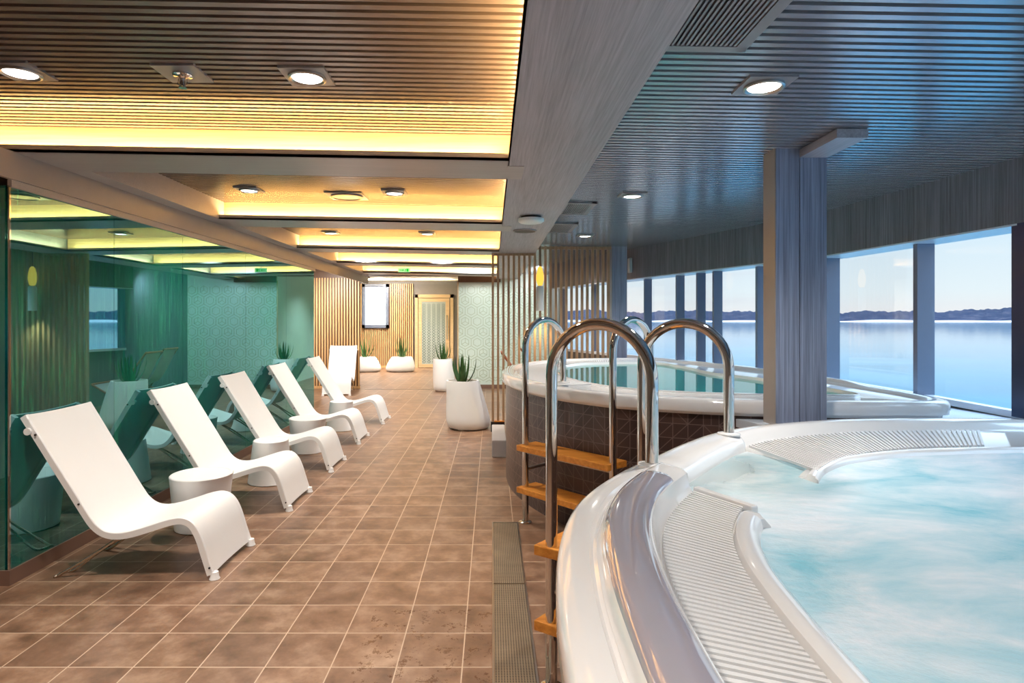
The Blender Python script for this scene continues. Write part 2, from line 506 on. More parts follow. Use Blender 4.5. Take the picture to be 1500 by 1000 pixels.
# teal glass wall
gw = struct(MB().box(-3.0, -2.90, 3.66, 9.77, 0.0, 2.6).build('wall_left', M['dark']))
ys = [3.61, 4.60, 5.62, 7.05, 8.45, 9.77]
for a, b in zip(ys[:-1], ys[1:]):
    tag(MB().box(-2.90, -2.88, a+.002, b-.002, .09, 2.385).build('glass_panel', M['teal'], gw))
MB().box(-3.70, -2.905, 3.60, 3.62, .09, 2.385).build('glass_panel', M['teal'], gw)
MB().box(-2.888, -2.878, 3.600, 3.612, .09, 2.385).build('corner_bead', M['chrome'], gw)
struct(MB().box(-2.88, -2.868, 3.60, 9.77, 0, .09).build('baseboard_left', M['base']))
struct(MB().box(-5.0, -2.868, 3.588, 3.60, 0, .09).build('baseboard_near', M['base']))
struct(MB().box(-5.0, -2.90, 3.62, 3.70, 0, 2.56).build('wall_corner', M['dark']))
struct(MB().box(-5.0, -4.9, -4.8, 3.62, 0, 2.85).build('wall_near', M['wallwhite']))
struct(MB().box(-5.0, 4.6, -5.0, -4.9, 0, 2.85).build('wall_rear', M['wallwhite']))
# recess past the glass
struct(MB().box(-4.75, -4.6, 9.77, 14.0, 0, 2.85).build('wall_recess', M['wallwhite']))
struct(MB().box(-4.6, -3.0, 9.66, 9.77, 0, 2.85).build('wall_recess_side', M['wallwhite']))
# header above the far slatted partition
struct(MB().box(-6.4, -2.86, 14.02, 14.12, 2.565, 2.98).build('wall_header', M['brownwall']))
struct(MB().box(-2.86, -.78, 14.0, 14.05, 2.60, 2.98).build('trim_11', M['beamx']))
struct(MB().box(-2.9, -.78, 13.78, 13.82, 0.0, .004).build('trim_12', M['steel']))

# far patterned wall
pw = struct(MB().box(-.78, 1.45, 14.0, 20.2, 0, 2.98).build('wall_pattern', M['pattern']))
ln = MB()
def seg(x0, z0, x1, z1, w=.0038):
    if z0 < .12 or z1 < .12 or z0 > 2.44 or z1 > 2.44 or min(x0, x1) < -.77 or max(x0, x1) > 1.44: return
    dx, dz = x1-x0, z1-z0; L = hypot(dx, dz); nx, nz = -dz/L*w, dx/L*w
    ln.add([(x0+nx, 13.994, z0+nz), (x0-nx, 13.994, z0-nz), (x1-nx, 13.994, z1-nz), (x1+nx, 13.994, z1+nz),
            (x0+nx, 14.0, z0+nz), (x0-nx, 14.0, z0-nz), (x1-nx, 14.0, z1-nz), (x1+nx, 14.0, z1+nz)],
           [(0, 1, 2, 3), (0, 4, 5, 1), (1, 5, 6, 2), (2, 6, 7, 3), (3, 7, 4, 0)])
HW = .28; HR = HW/sqrt(3)
done = set()
for j in range(-1, 12):
    for i in range(-5, 8):
        cx = -.62+i*HW+(HW/2 if j % 2 else 0); cz_ = .10+j*HR*1.5
        for q in range(6):
            a0, a1 = pi/2+q*pi/3, pi/2+(q+1)*pi/3
            p0 = (cx+HR*cos(a0), cz_+HR*sin(a0)); p1 = (cx+HR*cos(a1), cz_+HR*sin(a1))
            key = (round((p0[0]+p1[0])*50), round((p0[1]+p1[1])*50))
            if key not in done:
                done.add(key); seg(*p0, *p1)
            r2 = HR*.60
            seg(cx+r2*cos(a0), cz_+r2*sin(a0), cx+r2*cos(a1), cz_+r2*sin(a1))
        if (i+j) % 2 == 0:
            for q in (0, 2, 4):
                a0 = pi/2+q*pi/3; seg(cx, cz_, cx+HR*.6*cos(a0), cz_+HR*.6*sin(a0))
ln.build('inlay_lines', M['line'], pw)
MB().box(-.80, -.772, 13.985, 14.0, 0, 2.5).build('edge_strip', M['lipwood'], pw)
struct(MB().box(-.78, 1.45, 13.985, 14.0, 0, .09).build('baseboard_far', M['base']))
struct(MB().box(-.78, .2, 13.93, 13.99, 2.46, 2.60).build('trim_13', M['brownwall']))
struct(MB().box(1.30, 1.45, 11.62, 14.0, 0, 2.8).build('wall_far_side', M['beamv']))

# far room
bw = struct(MB().box(-6.5, -.78, 20.2, 20.35, 0, 2.98).build('wall_back', M['wallgrey']))
struct(MB().box(-6.5, -6.4, 9.7, 20.3, 0, 2.98).build('wall_far_left', M['wallwhite']))
def at(px, py, d):
    return ((px-720.5)*d/F, d, H-(py-469)*d/F)
def slats(name, x0, x1, y, z0, z1, n, w, dep, mat, parent, skip=None):
    m = MB()
    for i in range(n):
        x = x0+(x1-x0)*i/(n-1)
        for (a, b) in (skip(x) if skip else [(z0, z1)]):
            m.box(x-w/2, x+w/2, y-dep, y, a, b)
    return m.build(name, mat, parent)
# slatted partition left of the passage
xs0, xs1 = at(462, 0, 14.0)[0]-.4, at(526, 0, 14.0)[0]
sp1 = thing('slatted_partition', 'honey oak slatted partition behind the lounger that faces the camera', 'partition', ((xs0+xs1)/2, 13.95, 0))
slats('slat_panel', xs0, xs1, 13.98, .06, 2.56, 23, .03, .045, M['slatwood'], sp1)
MB().box(xs0-.03, xs1+.03, 13.93, 14.0, 0.003, .06).build('bottom_rail', M['slatwood'], sp1)
MB().box(xs0-.02, xs1+.02, 13.985, 14.0, .06, 2.56).build('backing_board', M['brownwall'], sp1)
# slats on the back wall with a window in them
X0, X1 = at(520, 0, 20.1)[0], at(604, 0, 20.1)[0]
sp2 = thing('slatted_partition', 'golden slatted panelling on the back wall around the bright window', 'wall panel', ((X0+X1)/2, 20.15, 0))
wx0, wx1 = at(531, 0, 20.1)[0], at(569.5, 0, 20.1)[0]
wz0, wz1 = at(0, 480, 20.1)[2], at(0, 416, 20.1)[2]
slats('slat_panel', X0, X1, 20.17, .06, 2.80, 30, .032, .05, M['slatwood'], sp2, lambda x: [(.06, wz0-.03)] if wx0-.02 < x < wx1+.02 else [(.06, 2.80)])
MB().box(X0, X1, 20.10, 20.18, 0.003, .06).build('bottom_rail', M['slatwood'], sp2)
MB().box(X0, X1, 20.175, 20.195, .06, 2.8).build('backing_board', M['brownwall'], sp2)
wf = struct(MB().box(wx0, wx1, 20.05, 20.12, wz0, wz0+.1).box(wx0, wx1, 20.05, 20.12, wz1-.1, wz1).box(wx0, wx0+.09, 20.05, 20.12, wz0, wz1).box(wx1-.09, wx1, 20.05, 20.12, wz0, wz1).build('window_far', M['frame']))
MB().box(wx0+.09, wx1-.09, 20.10, 20.115, wz0+.1, wz1-.1).build('pane', M['windowglow'], wf)
# door
dx0, dx1 = at(608, 0, 20.1)[0], at(664, 0, 20.1)[0]
dr = struct(MB().box(dx0, dx0+.10, 20.08, 20.2, 0, 2.44).box(dx1-.10, dx1, 20.08, 20.2, 0, 2.44).box(dx0, dx1, 20.08, 20.2, 2.33, 2.44).build('door_far', M['lipwood']))
leaf = MB().box(dx0+.11, dx0+.22, 20.11, 20.16, .01, 2.32).box(dx1-.26, dx1-.13, 20.11, 20.16, .01, 2.32).box(dx0+.22, dx1-.26, 20.11, 20.16, 2.2, 2.32).box(dx0+.22, dx1-.26, 20.11, 20.16, .01, .12).build('door_leaf', M['lipwood'], dr)
MB().box(dx0+.22, dx1-.26, 20.13, 20.14, .12, 2.2).build('glass', M['frost'], dr)
dl = MB()
for i in range(5):
    for j in range(22):
        x = dx0+.30+i*.16; z = .2+j*.09; q = .055
        if x+q < dx1-.27:
            for a, b, c, d in ((x-q, z, x, z+q*.8), (x, z+q*.8, x+q, z), (x+q, z, x, z-q*.8), (x, z-q*.8, x-q, z)):
                ex, ez = c-a, d-b; L = hypot(ex, ez); ux, uz = -ez/L*.006, ex/L*.006
                dl.add([(a+ux, 20.122, b+uz), (a-ux, 20.122, b-uz), (c-ux, 20.122, d-uz), (c+ux, 20.122, d+uz)], [(0, 1, 2, 3)])
dl.build('glass_pattern', M['doorline'], dr)
MB().tube([(dx1-.2, 20.06, .95), (dx1-.2, 20.06, 1.75)], .018, 8).tube([(dx1-.2, 20.06, 1.0), (dx1-.2, 20.12, 1.0)], .012, 8).tube([(dx1-.2, 20.06, 1.7), (dx1-.2, 20.12, 1.7)], .012, 8).build('door_handle', M['chrome'], dr)

# ------------------------------------------------------------------ window wall
G = [(4.05, -4.9), (3.62, 2.40), (3.30, 5.81), (1.27, 11.58)]
def gx(y):
    for (x0, y0), (x1, y1) in zip(G[:-1], G[1:]):
        if y <= y1: return x0+(x1-x0)*(y-y0)/(y1-y0)
    return G[-1][0]
def sillz(y):   # sill height read along the wall
    pts = [(-5, .97), (4.0, .978), (4.7, .995), (5.8, 1.009), (6.75, 1.05), (12, 1.05)]
    for (a, b), (c, d) in zip(pts[:-1], pts[1:]):
        if y <= c: return b+(d-b)*(y-a)/(c-a)
    return 1.05
ZT = 2.19
def ray_y(px):  # where the glass line is crossed
    k = (px-720.5)/F
    y = 1.0
    while gx(y) > k*y and y < 11.5: y += .002
    return y
hd = MB()
for (a, b) in zip(G[:-1], G[1:]):
    hd.bar((a[0]-.02, a[1]), (b[0]-.02, b[1]), .32, ZT, 2.75)
hd.build('wall_right', M['beamv']); struct(bpy.data.objects['wall_right'])
hs = MB()
for (a, b) in zip(G[:-1], G[1:]):
    hs.bar((a[0]-.03, a[1]), (b[0]-.03, b[1]), .30, ZT-.012, ZT)
struct(hs.build('trim_14', M['sillm']))
lw = MB()
for (a, b) in zip(G[:-1], G[1:]):
    lw.bar((a[0]+.09, a[1]), (b[0]+.09, b[1]), .10, 0, sillz(a[1])-.03, 0, sillz(b[1])-.03)
struct(lw.build('wall_right_low', M['wallgrey']))
sl = MB(); yy = [-4.9, 2.4, 4.0, 4.7, 5.81, 6.75, 11.57]
for a, b in zip(yy[:-1], yy[1:]):
    sl.bar((gx(a)+.0, a), (gx(b)+.0, b), .07, sillz(a)-.04, sillz(a)+.004, sillz(b)-.04, sillz(b)+.004)
struct(sl.build('trim_15', M['sillm']))
mpx = [1483, 1360, 1223, 1117, 1052.5, 1028, 997.5, 950, 908, 872]
my = [ray_y(p) for p in mpx]
allm = [-3.4, -1.9, -.4, 1.0, 2.4]+sorted(my)
wn = 1
prev = -4.9
for i, y in enumerate(allm):
    x = gx(y); big = (abs(y-my[0]) < .01)
    w = .30 if big else (.048 if y < 5.9 else .055)
    y0 = y-w-.18 if big else y
    p = struct(MB().bar((gx(prev)+.03, prev), (gx(y)+.03, y), .008, sillz(prev), ZT, sillz(y), ZT).build('window_%d' % wn, M['pane']))
    MB().box(x-(.16 if big else .085 if y < 5.9 else .055), x+.05, y0, y0+w, sillz(y)-.01, ZT).build('mullion', M['frame_dark'] if big else M['frame'], p)
    prev = y; wn += 1
p = struct(MB().bar((gx(prev)+.03, prev), (gx(11.5)+.03, 11.5), .008, sillz(prev), ZT, sillz(11.5), ZT).build('window_%d' % wn, M['pane']))

# ------------------------------------------------------------------ outside
sea = MB().add([(-30000, -30000, -12), (30000, -30000, -12), (30000, 30000, -12), (-30000, 30000, -12)], [(0, 1, 2, 3)])
tag(sea.build('sea', M['sea']), 'calm pale blue sea outside the windows', kind='structure')
hm = MB(); sn = MB()
R0 = 6000; N = 1400; vs = []; vsn = []
def hh(a):
    return 104+14*sin(a*7+1.0)+6*sin(a*19+.5)+8*sin(a*47)+6*sin(a*113+2)+5*sin(a*331)+3*sin(a*797)
rows = 6
for i in range(N+1):
    a = radians(-30)+radians(150)*i/N
    for j in range(rows):
        t = j/(rows-1); r = R0+1500*t+120*sin(a*31)
        z = -10+(hh(a)+10+5*random.random())*sin(min(1, t*1.0)*pi/2)**.5
        vs.append((sin(a)*r, cos(a)*r, z))
    r = R0-30+120*sin(a*31)
    vsn.append((sin(a)*r, cos(a)*r, -12)); vsn.append((sin(a)*(r+20), cos(a)*(r+20), -12+14+7*sin(a*57)*sin(a*13+1)))
hm.add(vs, [(i*rows+j, (i+1)*rows+j, (i+1)*rows+j+1, i*rows+j+1) for i in range(N) for j in range(rows-1)])
sn.add(vsn, [(2*i, 2*i+2, 2*i+3, 2*i+1) for i in range(N)])
hl = hm.build('hills', M['hills'], smooth=60); tag(hl, 'low wooded hills along the far shore', kind='structure')
sn.build('snowy_shoreline', M['snow'], hl)

# ------------------------------------------------------------------ ceiling fittings
def cz(base, x): return base-CAMB*x
def downlight(px, py, base, label, group, size=.21, r=.068, d=None):
    h = base-H
    # solve for the point on the cambered ceiling behind this pixel
    y = 1.0
    for _ in range(20):
        x = (px-720.5)*y/F; y = (cz(base, x)-H)*F/(469-py)
    x = (px-720.5)*y/F; z = cz(base, x)
    t = thing('recessed_downlight', label, 'ceiling light', (x, y, z-.012), 0, group)
    s = size/2
    MB().box(x-s, x+s, y-s, y+s, z-.010, z+.004).build('plate', M['vent'], t)
    MB().lathe([(r*1.28, 0), (r*1.28, -.010), (r*1.16, -.014), (r*1.02, -.008), (r*.98, 0)], (x, y, z-.010), 28).build('ring', M['steel'], t, smooth=40)
    MB().lathe([(r*.98, -.012), (r*.98, -.009)], (x, y, z-.004), 28).build('lens', M['lamp'], t)
    return (x, y, z)
SPOTS = []
for px, py, lab in ((30, 103, 'lit recessed downlight at the left edge of the slatted ceiling'), (450, 110, 'lit recessed downlight in the nearest ceiling bay between sprinkler and long beam'),
                    (365, 277, 'small lit downlight at the left of the second ceiling bay'), (578, 281, 'small lit downlight at the right of the second ceiling bay beside the round speaker'),
                    (485, 340, 'tiny lit downlight at the left of the third ceiling bay'), (626, 341, 'tiny lit downlight at the right of the third ceiling bay')):
    SPOTS.append(downlight(px, py, 2.72, lab, 'downlights over the loungers'))
for px, py, lab in ((1119, 123, 'large lit square-plate downlight nearest the camera above the hot tub'), (926, 285, 'lit downlight in the dark slats halfway along the window side'), (857, 344, 'small lit downlight farthest along the window side near the slatted screen')):
    SPOTS.append(downlight(px, py, 2.66, lab, 'downlights on the window side'))
# sprinkler
x, y = -1.455, 2.84; z = cz(2.72, x)
t = thing('sprinkler', 'chrome ceiling sprinkler on a square plate between two downlights', 'sprinkler', (x, y, z-.05))
MB().box(x-.10, x+.10, y-.10, y+.10, z-.010, z+.004).build('plate', M['vent'], t)
MB().lathe([(.045, -.010), (.045, -.016), (.02, -.022), (.013, -.03), (.013, -.06), (.006, -.062)], (x, y, z), 20).build('rose', M['chrome'], t, smooth=40)
MB().tube([(x-.02, y, z-.03), (x-.022, y, z-.055), (x, y, z-.07), (x+.022, y, z-.055), (x+.02, y, z-.03)], .003, 6).lathe([(.018, -.070), (.018, -.074)], (x, y, z), 14).build('deflector', M['chrome'], t)
# round ceiling speaker in the second bay
x, y = -1.355, 5.64; z = cz(2.72, x)
t = thing('ceiling_speaker', 'round flush speaker in the second ceiling bay between two downlights', 'speaker', (x, y, z-.02))
MB().box(x-.17, x+.17, y-.17, y+.17, z-.008, z+.004).build('plate', M['vent'], t)
MB().lathe([(.15, -.008), (.15, -.018), (.135, -.02), (.13, -.014)], (x, y, z), 32).build('grille', M['slat'], t, smooth=40)
# smoke detector and round speaker under the long beam
x, y = .36, 5.55
t = thing('smoke_detector', 'white domed detector under the long beam', 'smoke detector', (x, y, ZB-.06))
MB().lathe([(.095, 0), (.095, -.02)], (x, y, ZB), 32).build('mount', M['dark'], t)
MB().lathe([(.118, -.02), (.12, -.03), (.118, -.045), (.10, -.058), (.05, -.062)], (x, y, ZB), 32).build('dome', M['white'], t, smooth=50)
x, y = .35, 6.4
t = thing('beam_speaker', 'flat round grey speaker under the long beam behind the white detector', 'speaker', (x, y, ZB-.012))
MB().lathe([(.125, 0), (.125, -.012), (.115, -.014)], (x, y, ZB), 32).build('rim', M['vent'], t)
MB().lathe([(.112, -.008), (.112, -.0145), (.05, -.016)], (x, y, ZB), 32).build('grille', M['dark'], t)
# air grilles
def grille(x0, x1, y0, y1, n, label, along='y'):
    z = 2.66-.010
    t = thing('air_grille', label, 'vent', ((x0+x1)/2, (y0+y1)/2, z-CAMB*(x0+x1)/2-.012), 0, 'ceiling air grilles')
    f = .045
    MB().box(x0, x1, y0, y0+f, z-.006, z+.012).box(x0, x1, y1-f, y1, z-.006, z+.012).box(x0, x0+f, y0, y1, z-.006, z+.012).box(x1-f, x1, y0, y1, z-.006, z+.012).camber().build('frame', M['vent'], t)
    MB().box(x0+f, x1-f, y0+f, y1-f, z+.005, z+.009).camber().build('backing', M['slatback'], t)
    m = MB()
    for i in range(n):
        x = x0+f+(x1-x0-2*f)*(i+.5)/n
        m.box(x-.0045, x+.0045, y0+f, y1-f, z-.004, z+.004)
    m.camber().build('blade', M['vent'], t)
grille(.62, .985, 1.35, 2.36, 15, 'large dark air grille beside the long beam at the top edge')
grille(.64, .945, 5.42, 6.02, 12, 'small square air grille beside the long beam behind the middle downlight')
grille(.64, .945, 6.58, 7.25, 12, 'farthest small air grille beside the long beam')
# exit sign hanging under a far beam
a = at(584, 398, 10.9); b = at(600, 393, 10.9)
t = thing('exit_sign', 'small green illuminated emergency exit sign hanging in the passage', 'sign', ((a[0]+b[0])/2, 10.9, a[2]))
MB().box(a[0]-.01, b[0]+.01, 10.9, 10.92, a[2]-.005, b[2]+.005).build('housing', M['exitw'], t)
w = b[0]-a[0]; hgt = b[2]-a[2]
s = MB()
s.box(a[0]+.1*w, a[0]+.36*w, 10.895, 10.9, a[2]+.42*hgt, a[2]+.58*hgt)
s.add([(a[0]+.36*w, 10.896, a[2]+.2*hgt), (a[0]+.5*w, 10.896, a[2]+.5*hgt), (a[0]+.36*w, 10.896, a[2]+.8*hgt)], [(0, 1, 2)])
s.box(a[0]+.72*w, a[0]+.90*w, 10.895, 10.9, a[2]+.08*hgt, a[2]+.92*hgt)
s.tube([(a[0]+.6*w, 10.896, a[2]+.12*hgt), (a[0]+.62*w, 10.896, a[2]+.5*hgt), (a[0]+.66*w, 10.896, a[2]+.85*hgt)], .006, 6)
s.build('arrow_and_figure', M['exitg'], t)
MB().tube([((a[0]+b[0])/2, 10.91, b[2]), ((a[0]+b[0])/2, 10.91, ZB+.03)], .005, 6).build('hanger', M['steel'], t)
# wall speaker on the window header
a = at(925, 389, 8.9)
t = thing('wall_speaker', 'small white box speaker on the header beside the far column', 'speaker', (a[0]+.04, 8.9, a[2]-.1))
MB().box(a[0]-.05, a[0]+.05, 8.82, 8.94, a[2]-.11, a[2]+.11).build('cabinet', M['white'], t, bevel=.012)
MB().box(a[0]+.0, a[0]+.16, 8.86, 8.90, a[2]+.04, a[2]+.08).build('bracket', M['dark'], t)

# ------------------------------------------------------------------ columns
CD = 3.68
cx0, cx1 = at(1137, 0, CD)[0], at(1211, 0, CD)[0]
t = thing('column', 'blue grey wood-grained column standing between the two hot tubs', 'column', ((cx0+cx1)/2, CD+.08, 0))
xm = at(1171.5, 0, CD)[0]
MB().box(cx0, xm-.002, CD+.002, CD+.165, 0, 2.64).build('cladding_board', M['columnm'], t)
MB().box(xm+.002, cx1, CD, CD+.165, 0, 2.64).build('cladding_board', M['columnm'], t)
MB().box(cx0-.004, cx0, CD+.005, CD+.165, 0, 2.64).build('warm_lit_side', M['fascia'], t)  # warm light on this side put in as a taupe colour
MB().box(at(1171, 0, CD)[0], cx1+.005, CD-.40, CD, 2.572, 2.62).build('top_bracket', M['beam'], t)
a, b = at(896, 0, 8.6)[0], at(918, 0, 8.6)[0]
tag(MB().box(a, b, 8.58, 8.78, 0, 2.63).build('end_column', M['columnm']), 'slim blue grey column at the right end of the slatted screen', 'column')

# ------------------------------------------------------------------ slatted screen across the room
YS = 8.6
t = thing('slatted_screen', 'tall taupe slatted screen behind the far hot tub', 'screen', (.85, YS, 0))
m1, m2 = MB(), MB()
for i in range(23):
    x = at(722+i*7.68, 0, YS)[0]
    w = .032; top = ZB if x < .60 else 2.638-CAMB*(x-.8)
    z0 = .14 if x < .2 else .02
    m1.box(x-w/2, x+w/2, YS-.03, YS+.03, z0, top-.002)
m1.build('slat_panel', M['screenwood'], t)
MB().box(.0, .615, YS-.02, YS+.02, 2.50, 2.532).box(.615, 1.70, YS-.02, YS+.02, 2.59, 2.628).build('top_rail', M['screenwood'], t)
MB().box(.2, 1.70, YS-.02, YS+.02, .003, .05).build('bottom_rail', M['screenwood'], t)
MB().box(at(719, 0, YS)[0], at(739, 0, YS)[0], YS-.05, YS+.05, .0, .14).build('foot_block', M['dark'], t)
MB().box(at(724, 0, YS)[0], .18, YS-.055, YS+.045, .14, .155).build('foot_cap', M['teak'], t)
tag(MB().box(at(720.5, 0, 6.9)[0], at(742, 0, 6.9)[0], 6.95, 8.0, 0, .2).build('curb_block', M['curb'], bevel=.01), 'low pale stone block on the floor between screen foot and far tub', 'curb')

# hanging lamp by the screen
lp = at(791, 404, 8.45)
t = thing('hanging_lamp', 'amber glass lamp with a white tube hanging in front of the slatted screen', 'lamp', (lp[0], lp[1], 1.70))
zt, zm, zb_ = at(0, 390, 8.45)[2], at(0, 418, 8.45)[2], at(0, 455, 8.45)[2]
MB().tube([(lp[0], lp[1], zt-.01), (lp[0], lp[1], 2.62)], .004, 6).build('cord', M['dark'], t)
MB().lathe([(.012, zt-zm), (.03, (zt-zm)*.92), (.05, (zt-zm)*.6), (.054, (zt-zm)*.35), (.045, .04), (.03, 0)][::-1], (lp[0], lp[1], zm), 24).build('lamp_shade', M['amber'], t, smooth=60)
MB().lathe([(.05, 0), (.052, .01), (.052, zm-zb_-.03), (.04, zm-zb_-.01)], (lp[0], lp[1], zb_), 24).build('lamp_tube', M['white'], t, smooth=50)
# folding wooden deck chairs behind the screen
def deckchair(x, y, label):
    t = thing('deck_chair', label, 'chair', (x, y, 0), 0, 'wooden deck chairs behind the screen')
    m = MB()
    for s in (-.26, .26):
        m.tube([(x-.45, y+s, 1.02), (x+.28, y+s, .02)], .018, 6).tube([(x+.48, y+s, .48), (x-.28, y+s, .02)], .018, 6)
    m.tube([(x-.45, y-.26, 1.02), (x-.45, y+.26, 1.02)], .018, 6).tube([(x+.48, y-.26, .48), (x+.48, y+.26, .48)], .018, 6)
    m.build('frame', M['red'], t)
    P = [(-.44, 1.0), (-.22, .55), (-.05, .36), (.2, .33), (.47, .47)]
    mm = MB(); Q = catmull(P, 5)
    vs = []
    for q in Q:
        vs += [(x+q[0], y-.22, q[1]), (x+q[0], y+.22, q[1]), (x+q[0], y+.22, q[1]-.006), (x+q[0], y-.22, q[1]-.006)]
    fs = []
    for i in range(len(Q)-1):
        for j in range(4): fs.append((4*i+j, 4*i+(j+1) % 4, 4*i+4+(j+1) % 4, 4*i+4+j))
    mm.add(vs, fs).build('sling', M['curb'], t, smooth=40)
deckchair(.62, 10.6, 'wooden deck chair seen through the screen, on the left')
deckchair(1.02, 11.9, 'wooden deck chair seen through the screen, farther back')

# ------------------------------------------------------------------ loungers
def make_lounger():
    t = thing('sun_lounger', 'x', 'lounger', (0, 0, 0), 0, 'white loungers along the glass wall')
    P = [(-.585, 1.005), (-.50, .868), (-.40, .705), (-.30, .545), (-.215, .408), (-.165, .338), (-.105, .295), (-.03, .283), (.06, .297), (.17, .330), (.27, .362), (.345, .376), (.405, .362), (.450, .318), (.485, .245), (.515, .150), (.552, .035)]
    Q = catmull(P, 5)
    W = .295
    prof_t = [(-W, 0), (-W+.004, .004), (-W+.022, .004), (-W+.03, 0)]
    ysamp = [-.26, -.2, -.12, -.04, .04, .12, .2, .26]
    vs = []; n = len(Q); ring = None
    for i in range(n):
        a = Q[max(i-1, 0)]; b = Q[min(i+1, n-1)]
        tx, tz = b[0]-a[0], b[1]-a[1]; L = hypot(tx, tz); tx /= L; tz /= L
        nx, nz = -tz, tx      # up side of the sheet
        if nz < 0 and i < 3: nx, nz = nx, nz
        sec = [(y, o) for y, o in prof_t]
        sag = .016
        sec += [(y, -sag*(1-(y/.28)**2)) for y in ysamp]
        sec += [(-y, o) for y, o in prof_t[::-1]]
        sec += [(W, -.036), (W-.028, -.036), (W-.03, -.014)]
        sec += [(y, -sag*(1-(y/.28)**2)-.009) for y in ysamp[::-1]]
        sec += [(-W+.03, -.014), (-W+.028, -.036), (-W, -.036)]
        ring = len(sec)
        # back flares a little at the top corners
        fl = 1+.02*max(0, (Q[i][1]-.5)/.5)
        for y, o in sec:
            vs.append((Q[i][0]+nx*o, y*fl, Q[i][1]+nz*o))
    fs = []
    for i in range(n-1):
        for j in range(ring):
            fs.append((i*ring+j, i*ring+(j+1) % ring, (i+1)*ring+(j+1) % ring, (i+1)*ring+j))
    # end caps as strips
    def cap(base, flip):
        top = list(range(0, 16)); bot = list(range(ring-1, 15, -1))
        m = min(len(top), len(bot))
        for k in range(m-1):
            q = (base+top[k], base+top[k+1], base+bot[k+1], base+bot[k])
            fs.append(q if flip else q[::-1])
    cap(0, True); cap((n-1)*ring, False)
    MB().add(vs, fs).build('seat_shell', M['white'], t, local=True, smooth=38)
    # wire base: two V legs and a cross rod
    m = MB()
    for s in (-1, 1):
        y0 = s*.25
        m.tube(catmull([(-.02, y0, .262), (-.20, y0, .14), (-.415, y0, .012), (-.43, y0+s*.005, .008), (-.42, y0-s*.06, .008), (-.36, y0-s*.075, .02), (-.17, y0-s*.06, .16), (.04, y0-s*.04, .275)], 5), .009, 8)
    m.tube([(-.03, -.26, .245), (-.03, .26, .245)], .0065, 8)
    m.tube([(.06, -.25, .262), (.06, .25, .262)], .0065, 8)
    m.build('wire_base', M['wire'], t, local=True, smooth=60)
    for s in (-1, 1):
        MB().lathe([(.030, 0), (.032, .004), (.026, .016), (.022, .045)], (.556, s*.277, 0), 16).build('foot', M['white'], t, local=True, smooth=40)
        b = MB().tube([(-.565, s*.285, .905), (-.565, s*.312, .905)], .022, 18).tube([(-.565, s*.285, .905), (-.53, s*.285, .905)], .010, 8)
        b.build('end_cap', M['white'], t, local=True, smooth=40)
        for sx, sy, sz in ((-.262, .2905, .462), (.533, .2905, .075), (-.52, .2975, .885)):
            MB().tube([(sx, s*sy, sz), (sx, s*(sy+.010), sz)], .006, 10).build('screw', M['dark'], t, local=True)
    return t
L0 = make_lounger()
spots = [(-2.25, 3.965, 'nearest white lounger, in front at the left'),
         (-2.235, 5.28, 'second white lounger from the camera beside the glass wall'),
         (-2.23, 6.56, 'third white lounger from the camera along the glass wall'),
         (-2.255, 7.98, 'fourth white lounger from the camera along the glass wall'),
         (-2.215, 9.47, 'fifth white lounger, last of the row beside the glass wall')]
for i, (x, y, lab) in enumerate(spots):
    if i == 0:
        L0.location = (x, y, 0); L0['label'] = lab
    else:
        copy_tree(L0, (x, y, 0), 0, lab)
copy_tree(L0, (-3.32, 13.2, 0), radians(-84), 'white lounger facing the camera before the slatted partition')

# side tables: round stools with a scooped side
def make_table(name_label, rb, rt):
    t = thing('side_table', name_label, 'side table', (0, 0, 0), 0, 'white stools between the loungers')
    hgt = .41
    prof = []
    for k in range(0, 15):
        u = k/14; prof.append((rb+(rt-rb)*u, hgt*u))
    prof = [(rb-.012, 0.0), (rb, .008)]+prof[1:-1]+[(rt, hgt-.006), (rt-.006, hgt), (rt*.9, hgt+.0), (rt*.88, hgt-.004), (rt*.3, hgt-.004)]
    def fn(x, y, z, a):
        d = (a-radians(-28)+pi) % (2*pi)-pi
        g = math.exp(-(d/.62)**2)*sin(min(1, max(0, z/hgt))*pi)**.8*.30 if z < hgt-.01 else 0
        k = 1-g
        return x*k, y*k, z
    MB().lathe(prof, (0, 0, 0), 56, fn).build('table_body', M['white'], t, local=True, smooth=35)
    return t
TA = make_table('white round stool between the first and second loungers', .19, .225)
TA.location = (-2.22, 4.62, 0)
TB = make_table('white stool between the second and third loungers, wider at its foot', .215, .165)
TB.location = (-2.17, 5.93, 0)
copy_tree(TA, (-2.21, 7.27, 0), .3, 'white stool between the third and fourth loungers')
copy_tree(TB, (-2.18, 8.76, 0), .2, 'white stool between the fourth and last loungers of the row')

# ------------------------------------------------------------------ planters
def leafblade(m, x, y, z, az, lean, L, w, curl):
    n = 7; c = []
    dx, dy = cos(az), sin(az)
    px_, py_ = -dy, dx
    vs = []
    r = 0; zz = z; th = lean
    for i in range(n):
        u = i/(n-1); ww = w*(1-u)**.8*(1 if i else .9); 
        cxp, cyp = x+dx*r, y+dy*r
        tk = w*.35*(1-u)+.001
        vs += [(cxp+px_*ww, cyp+py_*ww, zz), (cxp+dx*tk, cyp+dy*tk, zz-tk*.6), (cxp-px_*ww, cyp-py_*ww, zz), (cxp-dx*tk*.3, cyp-dy*tk*.3, zz+tk*.1)]
        r += sin(th)*L/(n-1); zz += cos(th)*L/(n-1); th += curl/(n-1)
    fs = [(4*i+j, 4*i+(j+1) % 4, 4*i+4+(j+1) % 4, 4*i+4+j) for i in range(n-1) for j in range(4)]
    m.add(vs, fs)
